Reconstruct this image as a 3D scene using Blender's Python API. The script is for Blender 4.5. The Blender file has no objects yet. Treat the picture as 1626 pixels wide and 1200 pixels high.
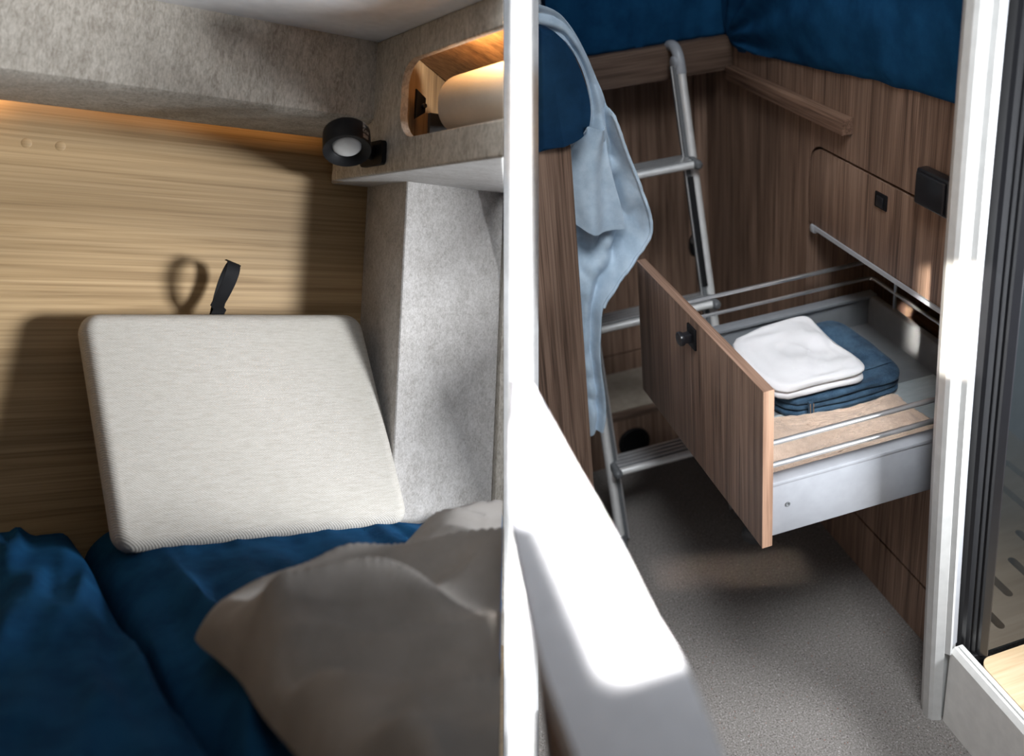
import bpy, bmesh, math, random
from mathutils import Vector, Matrix, noise
random.seed(7)
PI = math.pi
scene = bpy.context.scene
COL = scene.collection

# ---------------------------------------------------------------- camera
F = 1480.0; PX, PY = 813.0, 300.0            # focal length and principal point in pixels of 1626x1200
RR = ((-0.26860174, 0.95883736, 0.09210872), (-0.33506346, -0.18265524, 0.92432113), (0.90309777, 0.21741199, 0.37033287))
RL = Matrix(((0.82668488, -0.56123032, 0.04015765), (0.08154642, 0.04888806, -0.99546981), (0.55672461, 0.82621455, 0.08618135)))
WR = Matrix(((RR[0][1], RR[1][1], RR[2][1]), (RR[0][0], RR[1][0], RR[2][0]), (-RR[0][2], -RR[1][2], -RR[2][2])))
EYE = Vector((0, 0, 1.6))
FOCUS = 1.62; BULK = 1.8                     # sharp distance; distance of the bulkhead's front edge
cam_data = bpy.data.cameras.new('camera'); cam = bpy.data.objects.new('camera', cam_data); COL.objects.link(cam)
cam_data.sensor_width = 36; cam_data.sensor_fit = 'HORIZONTAL'; cam_data.lens = 36 * F / 1626
cam_data.shift_x = 0; cam_data.shift_y = -(600 - PY) / 1626
cam_data.clip_start = 0.02
cam_data.dof.use_dof = True; cam_data.dof.focus_distance = FOCUS; cam_data.dof.aperture_fstop = 2.2
r_, u_, b_ = WR.col[0], -WR.col[1], -WR.col[2]
cam.matrix_world = Matrix(((r_[0], u_[0], b_[0], EYE[0]), (r_[1], u_[1], b_[1], EYE[1]), (r_[2], u_[2], b_[2], EYE[2]), (0, 0, 0, 1)))
scene.camera = cam
ML = Matrix.Translation(EYE) @ (WR @ RL).to_4x4()     # the sleeping nook's own axes (x along its timber wall, y towards it)
ROOM = {'R': Matrix.Identity(4), 'L': ML}

def c2w(x, y, z): return EYE + WR @ Vector((x, y, z))              # camera axes (right, down, forward) to world
def c2l(x, y, z): return RL.transposed() @ Vector((x, y, z))       # ... to the nook's axes
def ray(px, py): return Vector(((px - PX) / F, (py - PY) / F, 1.0))
def AR(px, py, ax, val):
    d = WR @ ray(px, py); return EYE + d * ((val - EYE[ax]) / d[ax])
def AL(px, py, ax, val):
    d = RL.transposed() @ ray(px, py); return d * (val / d[ax])
def ALd(px, py, dep): return c2l(*(ray(px, py) * dep))

# ---------------------------------------------------------------- world and lights
w = bpy.data.worlds.new('world'); scene.world = w; w.use_nodes = True
w.node_tree.nodes['Background'].inputs[0].default_value = (0.80, 0.88, 1.0, 1)
w.node_tree.nodes['Background'].inputs[1].default_value = 0.17
vs = scene.view_settings
vs.view_transform = 'Standard'; vs.look = 'None'; vs.gamma = 1.0; vs.exposure = 0.0; vs.use_curve_mapping = False

def area(name, pos, target, sx, sy, energy, color, spread=180, room=None):
    L = bpy.data.lights.new(name, 'AREA'); L.shape = 'RECTANGLE'; L.size = sx; L.size_y = sy
    L.energy = energy; L.color = color; L.spread = math.radians(spread)
    o = bpy.data.objects.new(name, L); COL.objects.link(o)
    pos = Vector(pos); target = Vector(target)
    if room: pos = ROOM[room] @ pos; target = ROOM[room] @ target
    q = (target - pos).to_track_quat('-Z', 'Y')
    o.matrix_world = Matrix.Translation(pos) @ q.to_matrix().to_4x4()
    return o
def shaft(name, pos, target, sx, sy, energy, color, spread, upv):
    o = area(name, pos, target, sx, sy, energy, color, spread)
    d = (Vector(target) - Vector(pos)).normalized(); x = d.cross(Vector(upv)).normalized(); y = x.cross(d)
    o.matrix_world = Matrix(((x[0], y[0], -d[0], pos[0]), (x[1], y[1], -d[1], pos[1]), (x[2], y[2], -d[2], pos[2]), (0, 0, 0, 1)))
    return o
# daylight through the nook's side window and the roof hatch over the aisle, then shafts of sun and one added beam
area('window_daylight_nook', c2w(1.45, 0.20, 1.08), c2w(-0.45, 0.22, 1.6), 0.45, 0.36, 28, (0.93, 0.96, 1.0), 115)
area('roof_hatch_daylight', (0.50, 0.20, 2.4), (0.95, 1.20, 0.6), 0.7, 0.7, 7.0, (0.92, 0.96, 1.0), 58)
area('sun_shaft_post', (0.081, -0.14, 1.5925), (0.912, 1.02, 0.835), 0.075, 0.165, 0.26, (1.0, 0.93, 0.82), 1)
shaft('sun_shaft_half_wall', Vector((0.45, 0.600, 2.6)), Vector((0.174, 0.595, 1.05)), 0.060, 0.30, 0.62, (1.0, 0.97, 0.93), 1.5, (0, 1, 0))
shaft('sun_shaft_floor', Vector((0.18, -0.45, 1.45)), AR(1160, 905, 2, 0), 0.34, 0.05, 0.030, (1.0, 0.78, 0.66), 1, (0, 0, 1))
shaft('bulkhead_fill_beam', c2w(0.0176, -1.416, 0.41), c2w(0.0176, 0.365, 1.8), 0.022, 1.5, 1.5, (1.0, 0.99, 0.98), 1, WR @ Vector((0, -0.7, 0.7)))  # added beam without a real source, keeps the bulkhead's front edge white

# ---------------------------------------------------------------- materials
def lin(h):
    return tuple(((c / 255) / 12.92 if c / 255 <= 0.04045 else ((c / 255 + 0.055) / 1.055) ** 2.4) for c in h)
def base_mat(name):
    m = bpy.data.materials.new(name); m.use_nodes = True
    nt = m.node_tree; return m, nt, nt.nodes['Principled BSDF']
def coords(nt, scale, rot=(0, 0, 0)):
    tc = nt.nodes.new('ShaderNodeTexCoord'); mp = nt.nodes.new('ShaderNodeMapping')
    mp.inputs['Scale'].default_value = scale; mp.inputs['Rotation'].default_value = rot
    nt.links.new(tc.outputs['Object'], mp.inputs['Vector']); return mp.outputs['Vector']
def noise_n(nt, vec, scale=1, detail=3, rough=0.55, dist=0.0):
    n = nt.nodes.new('ShaderNodeTexNoise'); n.inputs['Scale'].default_value = scale
    n.inputs['Detail'].default_value = detail; n.inputs['Roughness'].default_value = rough; n.inputs['Distortion'].default_value = dist
    nt.links.new(vec, n.inputs['Vector']); return n.outputs['Fac']
def ramp(nt, fac, stops):
    r = nt.nodes.new('ShaderNodeValToRGB'); e = r.color_ramp.elements
    while len(e) < len(stops): e.new(0.5)
    for i, (p, c) in enumerate(stops): e[i].position = p; e[i].color = (*c, 1)
    nt.links.new(fac, r.inputs[0]); return r.outputs[0]
def mix(nt, a, b, fac, mode='MIX'):
    m = nt.nodes.new('ShaderNodeMix'); m.data_type = 'RGBA'; m.blend_type = mode
    if isinstance(fac, float): m.inputs[0].default_value = fac
    else: nt.links.new(fac, m.inputs[0])
    for k, s in ((6, a), (7, b)):
        if isinstance(s, tuple): m.inputs[k].default_value = (*s, 1)
        else: nt.links.new(s, m.inputs[k])
    return m.outputs[2]
def bump(nt, fac, p, strength, dist=0.002):
    b = nt.nodes.new('ShaderNodeBump'); b.inputs['Strength'].default_value = strength; b.inputs['Distance'].default_value = dist
    nt.links.new(fac, b.inputs['Height']); nt.links.new(b.outputs[0], p.inputs['Normal'])
def plain(name, col, rough=0.5, metal=0.0, spec=0.5, bumpy=0.0, bscale=300, coat=0.0):
    m, nt, p = base_mat(name)
    v = coords(nt, (1, 1, 1))
    n = noise_n(nt, v, 40, 3)
    c = ramp(nt, n, [(0.3, tuple(x * 0.93 for x in col)), (0.7, tuple(min(1, x * 1.05) for x in col))])
    nt.links.new(c, p.inputs['Base Color'])
    p.inputs['Roughness'].default_value = rough; p.inputs['Metallic'].default_value = metal
    p.inputs['Specular IOR Level'].default_value = spec; p.inputs['Coat Weight'].default_value = coat
    if bumpy: bump(nt, noise_n(nt, v, bscale, 2), p, bumpy, 0.001)
    return m
def wood(name, axis, dark, mid, light, fine=240.0, along=3.0, rough=0.42, rotz=0.0, wav=0.6):
    m, nt, p = base_mat(name)
    def sc(a, b): s = [a, a, a]; s[axis] = b; return tuple(s)
    v1 = coords(nt, sc(fine, along), (0, 0, rotz)); v2 = coords(nt, sc(fine * 0.22, along * 0.45), (0, 0, rotz)); v3 = coords(nt, sc(fine * 0.05, along * 0.35), (0, 0, rotz))
    n1 = noise_n(nt, v1, 1, 3, 0.6, 0.3); n2 = noise_n(nt, v2, 1, 4, 0.6, wav); n3 = noise_n(nt, v3, 1, 2, 0.5, 0.8)
    c1 = ramp(nt, n1, [(0.36, dark), (0.5, mid), (0.64, light)])
    c2 = ramp(nt, n2, [(0.36, dark), (0.46, mid), (0.62, light)])
    c = mix(nt, c1, c2, 0.5)
    sh = ramp(nt, n3, [(0.35, (0.80, 0.79, 0.78)), (0.65, (1.08, 1.07, 1.06))])
    c = mix(nt, c, sh, 1.0, 'MULTIPLY')
    nt.links.new(c, p.inputs['Base Color']); p.inputs['Roughness'].default_value = rough; p.inputs['Specular IOR Level'].default_value = 0.18
    bump(nt, n1, p, 0.15, 0.0006)
    return m
def felt(name, dark, mid, light, stretch=(1, 1, 0.35)):
    m, nt, p = base_mat(name)
    v = coords(nt, stretch)
    n1 = noise_n(nt, v, 380, 3, 0.6, 0.8); n2 = noise_n(nt, v, 150, 5, 0.7, 1.0); n3 = noise_n(nt, v, 26, 4, 0.6, 0.3)
    c1 = ramp(nt, n1, [(0.38, dark), (0.5, mid), (0.62, light)]); c2 = ramp(nt, n2, [(0.38, dark), (0.5, mid), (0.61, light)]); c3 = ramp(nt, n3, [(0.36, dark), (0.52, mid), (0.68, light)])
    c = mix(nt, mix(nt, c1, c2, 0.6), c3, 0.28)
    nt.links.new(c, p.inputs['Base Color']); p.inputs['Roughness'].default_value = 1.0; p.inputs['Specular IOR Level'].default_value = 0.1
    bump(nt, n1, p, 0.5, 0.001); return m
def fabric(name, dark, light, weave=900, rough=0.9, sheen=0.25, blot=18, aniso=(1, 1, 1), bs=0.35, spec=0.2):
    m, nt, p = base_mat(name)
    v = coords(nt, aniso); n1 = noise_n(nt, v, weave, 2, 0.6); n2 = noise_n(nt, v, blot, 4, 0.6)
    c = mix(nt, ramp(nt, n1, [(0.3, dark), (0.7, light)]), ramp(nt, n2, [(0.36, dark), (0.64, light)]), 0.55)
    nt.links.new(c, p.inputs['Base Color']); p.inputs['Roughness'].default_value = rough
    p.inputs['Specular IOR Level'].default_value = spec; p.inputs['Sheen Weight'].default_value = sheen
    bump(nt, n1, p, bs, 0.0008); return m
def speckle(name, base, dark, light, red):
    m, nt, p = base_mat(name); v = coords(nt, (1, 1, 1))
    n = noise_n(nt, v, 60, 5, 0.7); f = noise_n(nt, v, 300, 3, 0.7)
    c = ramp(nt, f, [(0.38, dark), (0.46, base), (0.55, base), (0.64, light)])
    c = mix(nt, c, ramp(nt, n, [(0.3, tuple(x * 0.85 for x in base)), (0.7, tuple(x * 1.12 for x in base))]), 0.3)
    vo = nt.nodes.new('ShaderNodeTexVoronoi'); vo.inputs['Scale'].default_value = 170; nt.links.new(v, vo.inputs['Vector'])
    sp = ramp(nt, vo.outputs['Distance'], [(0.16, (1, 1, 1)), (0.27, (0, 0, 0))])
    sel = nt.nodes.new('ShaderNodeSeparateColor'); nt.links.new(vo.outputs['Color'], sel.inputs[0])
    k = ramp(nt, sel.outputs[0], [(0.55, (0, 0, 0)), (0.6, (1, 1, 1))])
    fc = mix(nt, sp, k, 1.0, 'MULTIPLY')
    tone = ramp(nt, sel.outputs[1], [(0.45, dark), (0.55, red), (0.8, light)])
    c = mix(nt, c, tone, fc)
    nt.links.new(c, p.inputs['Base Color']); p.inputs['Roughness'].default_value = 0.75; bump(nt, f, p, 0.25, 0.001); return m
def woven(name, dark, mid, light):
    m, nt, p = base_mat(name)
    v = coords(nt, (1, 1, 1))
    s = coords(nt, (45, 45, 480)); n = noise_n(nt, s, 1, 3, 0.6); n2 = noise_n(nt, v, 700, 1, 0.5)
    wv = nt.nodes.new('ShaderNodeTexWave'); wv.wave_type = 'BANDS'; wv.bands_direction = 'DIAGONAL'; wv.inputs['Scale'].default_value = 150; wv.inputs['Distortion'].default_value = 0.6
    nt.links.new(v, wv.inputs['Vector'])
    c = ramp(nt, n, [(0.3, dark), (0.5, mid), (0.7, light)])
    c = mix(nt, c, ramp(nt, wv.outputs['Fac'], [(0.15, dark), (0.6, light)]), 0.35)
    c = mix(nt, c, ramp(nt, n2, [(0.35, dark), (0.65, light)]), 0.3)
    nt.links.new(c, p.inputs['Base Color']); p.inputs['Roughness'].default_value = 0.95; p.inputs['Specular IOR Level'].default_value = 0.1
    bump(nt, wv.outputs['Fac'], p, 0.4, 0.0008); return m
def emis(name, col, s):
    m, nt, p = base_mat(name); p.inputs['Base Color'].default_value = (*col, 1)
    p.inputs['Emission Color'].default_value = (*col, 1); p.inputs['Emission Strength'].default_value = s; return m

M = {}
M['wood_nook'] = wood('light_elm_laminate', 0, (0.285, 0.190, 0.098), (0.43, 0.298, 0.158), (0.54, 0.388, 0.220), 190, 1.8, 0.5, 0.0, 1.6)
M['wood_cubby_v'] = wood('elm_laminate_upright', 2, (0.20, 0.12, 0.06), (0.34, 0.21, 0.10), (0.46, 0.30, 0.15), 260, 4)
M['wood_cubby_h'] = wood('elm_laminate_crosswise', 0, (0.13, 0.07, 0.035), (0.27, 0.155, 0.075), (0.42, 0.26, 0.13), 230, 4)
WD = ((0.060, 0.038, 0.028), (0.180, 0.115, 0.083), (0.290, 0.196, 0.146))
M['wood_v'] = wood('walnut_laminate_upright', 2, *WD, 300, 4)
M['wood_x'] = wood('walnut_laminate_crosswise', 0, (0.065, 0.042, 0.032), (0.125, 0.084, 0.064), (0.19, 0.132, 0.10), 230, 5)
M['wood_y'] = wood('walnut_laminate_lengthwise', 1, (0.07, 0.04, 0.028), (0.165, 0.10, 0.07), (0.26, 0.165, 0.118), 230, 5)
M['wood_edge'] = wood('walnut_edge_band', 1, (0.11, 0.062, 0.044), (0.23, 0.142, 0.10), (0.33, 0.215, 0.16), 320, 4)
M['wood_edge_v'] = wood('walnut_edge_band_upright', 2, (0.16, 0.092, 0.062), (0.30, 0.185, 0.125), (0.40, 0.26, 0.18), 320, 4)
M['ply'] = wood('birch_plywood', 0, (0.42, 0.305, 0.18), (0.51, 0.385, 0.245), (0.57, 0.45, 0.305), 90, 5, 0.4)
M['felt'] = felt('grey_beige_felt', (0.26, 0.228, 0.19), (0.47, 0.432, 0.375), (0.65, 0.61, 0.545))
M['felt_pillar'] = felt('pale_grey_felt', (0.32, 0.30, 0.275), (0.50, 0.48, 0.46), (0.64, 0.62, 0.60), (1, 1, 0.8))
M['felt_under'] = felt('brushed_grey_felt', (0.42, 0.40, 0.38), (0.55, 0.535, 0.515), (0.65, 0.64, 0.63), (0.4, 1, 1))
M['ceiling'] = plain('ceiling_laminate', (0.84, 0.84, 0.85), 0.55)
M['navy'] = fabric('navy_jersey', (0.005, 0.036, 0.095), (0.012, 0.080, 0.190), 1500, 0.95, 0.0, spec=0.05)
M['navy_seat'] = fabric('navy_upholstery', (0.003, 0.019, 0.050), (0.008, 0.040, 0.098), 1600, 0.85, 0.0, spec=0.1)
M['duvet'] = fabric('grey_linen', (0.22, 0.203, 0.186), (0.31, 0.288, 0.268), 1200, 0.9, 0.1)
M['cushion'] = woven('oatmeal_weave', (0.40, 0.368, 0.318), (0.525, 0.495, 0.445), (0.61, 0.585, 0.54))
M['roll'] = fabric('beige_brushed_cotton', (0.50, 0.42, 0.33), (0.60, 0.51, 0.41), 600, 0.95, 0.3)
M['strap'] = fabric('black_webbing', (0.006, 0.006, 0.007), (0.014, 0.014, 0.015), 1200, 0.7, 0.0)
M['black'] = plain('black_plastic', (0.004, 0.004, 0.005), 0.55, 0, 0.25)
M['black_satin'] = plain('black_satin_plastic', (0.012, 0.012, 0.014), 0.28)
M['diffuser'] = plain('opal_diffuser', (0.90, 0.90, 0.88), 0.5)
M['print'] = plain('pale_print', (0.55, 0.53, 0.50), 0.6)
M['white'] = plain('white_lacquer', (0.66, 0.67, 0.71), 0.5)
M['white_wall'] = plain('white_paint', (0.93, 0.93, 0.93), 0.7)
M['white_post'] = plain('white_aluminium', (0.56, 0.56, 0.545), 0.4)
M['sill'] = plain('pale_grey_powder_coat', (0.70, 0.69, 0.66), 0.5, 0, 0.4, 0.1, 700)
M['grey_plastic'] = plain('grey_drawer_plastic', (0.19, 0.20, 0.215), 0.5)
M['grey_light'] = plain('light_grey_steel', (0.27, 0.278, 0.297), 0.42)
M['grey_dark'] = plain('dark_grey_plastic', (0.10, 0.105, 0.11), 0.5)
M['grey_edge'] = plain('grey_edge_profile', (0.33, 0.345, 0.37), 0.4)
M['liner'] = fabric('grey_liner', (0.38, 0.42, 0.43), (0.48, 0.52, 0.53), 500, 0.6, 0.0, 30, (1, 6, 1))
M['chrome'] = plain('chrome', (0.80, 0.80, 0.81), 0.28, 0.9)
M['alu'] = plain('anodised_aluminium', (0.66, 0.66, 0.66), 0.38, 0.85)
M['alu_white'] = plain('satin_aluminium_tube', (0.74, 0.74, 0.73), 0.42, 0.45)
M['tee'] = fabric('white_jersey', (0.74, 0.72, 0.73), (0.80, 0.79, 0.80), 1400, 0.95, 0.2)
M['denim'] = fabric('blue_denim', (0.012, 0.034, 0.066), (0.085, 0.155, 0.235), 700, 0.9, 0.1, 30, (1, 1, 1), 0.6)
M['stitch'] = plain('tan_thread', (0.45, 0.27, 0.13), 0.8)
M['towel'] = fabric('peach_terry', (0.50, 0.36, 0.27), (0.68, 0.52, 0.41), 420, 1.0, 0.4, 60, (1, 1, 1), 1.0)
M['linen'] = fabric('pale_blue_linen', (0.34, 0.45, 0.56), (0.52, 0.63, 0.73), 900, 0.95, 0.2, 35)
M['floor'] = speckle('speckled_floor', (0.165, 0.151, 0.139), (0.055, 0.047, 0.041), (0.34, 0.325, 0.31), (0.17, 0.07, 0.045))
M['carpet'] = fabric('beige_carpet', (0.21, 0.175, 0.14), (0.32, 0.275, 0.225), 500, 1.0, 0.1, 50, (1, 1, 1), 0.8)
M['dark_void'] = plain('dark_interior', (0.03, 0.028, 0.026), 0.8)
M['glass'] = plain('smoked_glass', (0.010, 0.012, 0.013), 0.03, 0.0, 0.75)
M['shower_tray'] = plain('shower_tray', (0.40, 0.40, 0.40), 0.35)
M['led'] = emis('warm_led', (1.0, 0.55, 0.20), 6.0)

# ---------------------------------------------------------------- mesh helpers
def bx(bm, x0, x1, y0, y1, z0, z1, bev=0.0, seg=2):
    r = bmesh.ops.create_cube(bm, size=1.0); vs_ = r['verts']
    for v in vs_: v.co = Vector(((x0 + x1) / 2 + v.co.x * (x1 - x0), (y0 + y1) / 2 + v.co.y * (y1 - y0), (z0 + z1) / 2 + v.co.z * (z1 - z0)))
    if bev:
        es = list({e for v in vs_ for e in v.link_edges})
        bmesh.ops.bevel(bm, geom=es, offset=bev, segments=seg, affect='EDGES', profile=0.5)
    return bm
def box(*a, **k): return bx(bmesh.new(), *a, **k)
def frame_of(d):
    d = d.normalized(); a = Vector((0, 0, 1)) if abs(d.z) < 0.9 else Vector((1, 0, 0))
    s = d.cross(a).normalized(); return s, s.cross(d).normalized()
def tube(bm, pts, rad, n=10, cap=True):
    pts = [Vector(p) for p in pts]; rings = []
    for i, p in enumerate(pts):
        d = (pts[min(i + 1, len(pts) - 1)] - pts[max(i - 1, 0)])
        s, t = frame_of(d)
        if rings:                                        # keep the frame from twisting
            s = (ps - d.normalized() * ps.dot(d.normalized())).normalized(); t = s.cross(d.normalized()).normalized()
        ps = s
        r = rad[i] if isinstance(rad, (list, tuple)) else rad
        rings.append([bm.verts.new(p + (s * math.cos(2 * PI * k / n) + t * math.sin(2 * PI * k / n)) * r) for k in range(n)])
    for a, b in zip(rings, rings[1:]):
        for k in range(n): bm.faces.new((a[k], a[(k + 1) % n], b[(k + 1) % n], b[k]))
    if cap:
        bm.faces.new(rings[0][::-1]); bm.faces.new(rings[-1])
    return bm
def lathe(bm, p0, ax, prof, n=40):
    """prof: list of (distance along ax, radius)"""
    ax = Vector(ax).normalized(); s, t = frame_of(ax); p0 = Vector(p0); rings = []
    for h, r in prof:
        if r < 1e-6: rings.append([bm.verts.new(p0 + ax * h)])
        else: rings.append([bm.verts.new(p0 + ax * h + (s * math.cos(2 * PI * k / n) + t * math.sin(2 * PI * k / n)) * r) for k in range(n)])
    for a, b in zip(rings, rings[1:]):
        for k in range(n):
            k2 = (k + 1) % n
            if len(a) == 1 and len(b) == 1: continue
            if len(a) == 1: bm.faces.new((a[0], b[k2], b[k]))
            elif len(b) == 1: bm.faces.new((a[k], a[k2], b[0]))
            else: bm.faces.new((a[k], a[k2], b[k2], b[k]))
    return bm
def prism(bm, poly, off, bev=0.0, seg=2):
    """poly: list of 3-D points (planar), extruded by off; bevel runs round both outlines"""
    off = Vector(off); n = len(poly)
    a = [bm.verts.new(Vector(p)) for p in poly]; b = [bm.verts.new(Vector(p) + off) for p in poly]
    f1 = bm.faces.new(a[::-1]); f2 = bm.faces.new(b)
    for i in range(n): bm.faces.new((a[i], a[(i + 1) % n], b[(i + 1) % n], b[i]))
    if bev:
        es = list(f1.edges) + list(f2.edges)
        bmesh.ops.bevel(bm, geom=es, offset=bev, segments=seg, affect='EDGES', profile=0.5)
    return bm
def grid(bm, fn, nu, nv, closed_u=False):
    vs_ = [[bm.verts.new(fn(i / (nu if closed_u else nu - 1), j / (nv - 1))) for i in range(nu)] for j in range(nv)]
    for j in range(nv - 1):
        for i in range(nu if closed_u else nu - 1):
            i2 = (i + 1) % nu
            bm.faces.new((vs_[j][i], vs_[j][i2], vs_[j + 1][i2], vs_[j + 1][i]))
    return vs_
def chaikin(p, it=2, closed=True):
    p = [Vector(q) for q in p]
    for _ in range(it):
        o = []; n = len(p)
        rng = range(n) if closed else range(n - 1)
        if not closed: o.append(p[0])
        for i in rng:
            a, b = p[i], p[(i + 1) % n]; o += [a * 0.75 + b * 0.25, a * 0.25 + b * 0.75]
        if not closed: o.append(p[-1])
        p = o
    return p
def nz(x, y, z, s=1.0): return noise.noise(Vector((x * s, y * s, z * s)))
def sstep(a, b, x):
    t = max(0, min(1, (x - a) / (b - a))); return t * t * (3 - 2 * t)

BASE = {}
def trim_left(bm):
    """cuts the nook in one clean plane through the camera"""
    k = (799.6 - PX) / F; n = RL.transposed() @ Vector((1, 0, -k))  # plane through the camera along one image pixel column
    r = bmesh.ops.bisect_plane(bm, geom=bm.verts[:] + bm.edges[:] + bm.faces[:], dist=1e-5, plane_co=(0, 0, 0), plane_no=n, clear_outer=True)
    es = [e for e in r['geom_cut'] if isinstance(e, bmesh.types.BMEdge) and e.is_boundary]
    if es: bmesh.ops.edgeloop_fill(bm, edges=es)
def trim_right(bm):
    k = (855.4 - PX) / F; n = WR @ Vector((-1, 0, k))
    r = bmesh.ops.bisect_plane(bm, geom=bm.verts[:] + bm.edges[:] + bm.faces[:], dist=1e-5, plane_co=EYE, plane_no=n, clear_outer=True)
    es = [e for e in r['geom_cut'] if isinstance(e, bmesh.types.BMEdge) and e.is_boundary]
    if es: bmesh.ops.edgeloop_fill(bm, edges=es)
ROOMOF = {}
def mesh_of(name, bm, mat, base, smooth, room='R'):
    if room == 'L': trim_left(bm)
    elif name in ('floor', 'carpet', 'nosing', 'side_panel', 'upholstery', 'shirt_body', 'sleeve', 'hem', 'panel', 'riser'): trim_right(bm)
    bmesh.ops.recalc_face_normals(bm, faces=bm.faces[:])
    for v in bm.verts: v.co -= base
    me = bpy.data.meshes.new(name); bm.to_mesh(me); bm.free()
    me.materials.append(mat if not isinstance(mat, str) else M[mat])
    if smooth:
        for p in me.polygons: p.use_smooth = True
        me.set_sharp_from_angle(angle=math.radians(smooth))
    return me
def tagit(o, label, cat, group, kind):
    if label: o['label'] = label
    if cat: o['category'] = cat
    if group: o['group'] = group
    if kind: o['kind'] = kind
def thing(name, label, cat, base, room='R', group=None, kind=None):
    o = bpy.data.objects.new(name, None); COL.objects.link(o); o.empty_display_size = 0.05
    o.matrix_world = ROOM[room] @ Matrix.Translation(Vector(base)); BASE[o] = Vector(base); ROOMOF[o] = room
    tagit(o, label, cat, group, kind); return o
def part(name, bm, mat, parent, smooth=35, label=None, kind=None):
    b = BASE[parent]; o = bpy.data.objects.new(name, mesh_of(name, bm, mat, b, smooth, ROOMOF[parent])); ROOMOF[o] = ROOMOF[parent]; COL.objects.link(o)
    o.parent = parent; BASE[o] = b
    if label: o['label'] = label
    if kind: o['kind'] = kind
    return o
def solo(name, bm, mat, label, cat, base, room='R', group=None, kind=None, smooth=35):
    b = Vector(base); o = bpy.data.objects.new(name, mesh_of(name, bm, mat, b, smooth, room)); ROOMOF[o] = room; COL.objects.link(o)
    o.matrix_world = ROOM[room] @ Matrix.Translation(b); BASE[o] = b
    tagit(o, label, cat, group, kind); return o
def struct(name, bm, mat, label, base=(0, 0, 0), room='R', smooth=35): return solo(name, bm, mat, label, None, base, room, None, 'structure', smooth)

# ================================================================ BULKHEAD ADDED TO FILL THE WHITE GAP BETWEEN THE TWO IMAGES
bm = bmesh.new()
xa, xb = (800 - PX) / F * BULK, (855 - PX) / F * BULK  # side edges taken from image pixels of the white gap it covers
vsb = [c2w(x, y, z) for z in (BULK, 2.75) for y in (-0.75, 1.6) for x in (xa, xb)]
vv = [bm.verts.new(p) for p in vsb]
for f in ((0, 1, 3, 2), (4, 6, 7, 5), (0, 4, 5, 1), (2, 3, 7, 6), (0, 2, 6, 4), (1, 5, 7, 3)): bm.faces.new([vv[i] for i in f])
struct('gap_fill_wall', bm, 'white_wall', 'added white bulkhead wall filling the image gap between the sleeping nook and the aisle', c2w(0, 1.2, 2.0))

# ================================================================ SLEEPING NOOK (room 'L')
S = 1.65
YB = 1.0 * S; YF = 0.858 * S; XS = 0.405 * S; ZC = 0.2263 * S; ZU = 0.1425 * S; ZSH = 0.0897 * S
def xlim(y, z=0.0, px=800):           # where the camera plane through an image pixel column cuts the nook
    k = (px - PX) / F
    a = RL[0][0] - k * RL[2][0]; b = RL[0][1] - k * RL[2][1]; c = RL[0][2] - k * RL[2][2]
    return -(b * y + c * z) / a
# timber back wall
wl = struct('wall_back', box(-0.75, 1.06, YB, YB + 0.03, -0.75, ZC + 0.02), 'wood_nook', 'timber laminate wall behind the bed', (0.2, YB, -0.45), 'L')
for q in ((42, 227), (96, 232)):
    c = AL(q[0], q[1], 1, YB); bm = bmesh.new()
    lathe(bm, (c.x, YB - 0.0008, c.z), (0, 1, 0), [(0.0, 0), (0.0, 0.0068), (0.0009, 0.0082), (0.002, 0.0084)], 28)
    part('screw_cap', bm, 'wood_nook', wl)
# felt overhead box: front, underside with a cove gap
bm = bmesh.new()
prism(bm, [(-0.75, YF, ZC), (-0.75, YF, ZU + 0.008), (-0.75, YF + 0.012, ZU), (-0.75, YB - 0.028, ZU - 0.006), (-0.75, YB - 0.028, ZU + 0.012), (-0.75, YF + 0.02, ZU + 0.018), (-0.75, YF + 0.02, ZC)], (XS + 0.03 + 0.75, 0, 0))
struct('wall_upper', bm, 'felt', 'felt covered overhead box above the timber wall', (0.2, YF, ZU), 'L', 50)
# warm light strip in the cove
t = thing('cove_light', 'warm light strip hidden above the timber wall', 'light strip', (0.2, YB - 0.06, ZU + 0.05), 'L')
part('profile', box(-0.72, XS, YB - 0.075, YB - 0.045, ZU + 0.055, ZU + 0.066), 'alu', t)
part('diffuser', box(-0.72, XS, YB - 0.070, YB - 0.050, ZU + 0.050, ZU + 0.055), 'led', t)
area('cove_light_glow', (0.1, YB - 0.05, ZU + 0.045), (0.1, YB, ZU + 0.0), 1.3, 0.014, 1.0, (1.0, 0.58, 0.24), 80, 'L')
# ceiling, its unseen near part extended to keep hatch light off the bed
bm = bmesh.new()
prism(bm, [(-0.9, -0.5, ZC), (0.2, -0.5, ZC), (xlim(1.6, ZC), 1.6, ZC), (1.06, YB + 0.03, ZC), (-0.9, YB + 0.03, ZC)], (0, 0, 0.03))
struct('ceiling', bm, 'ceiling', 'pale grey ceiling over the bed', (0, 1.2, ZC), 'L')
# side wall on the far left, out of frame
struct('wall_left', box(-0.78, -0.75, -0.5, YB, -0.75, ZC), 'wood_nook', 'felt side wall at the left end of the bed', (-0.76, 1, -0.4), 'L')
struct('light_block_wall', box(-0.78, 0.02, -0.53, -0.5, -0.75, ZC), 'wood_nook', 'unseen timber wall added to keep ambient light out of the nook', (-0.3, -0.5, -0.4), 'L')  # unseen wall, added to block ambient light from the nook
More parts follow.
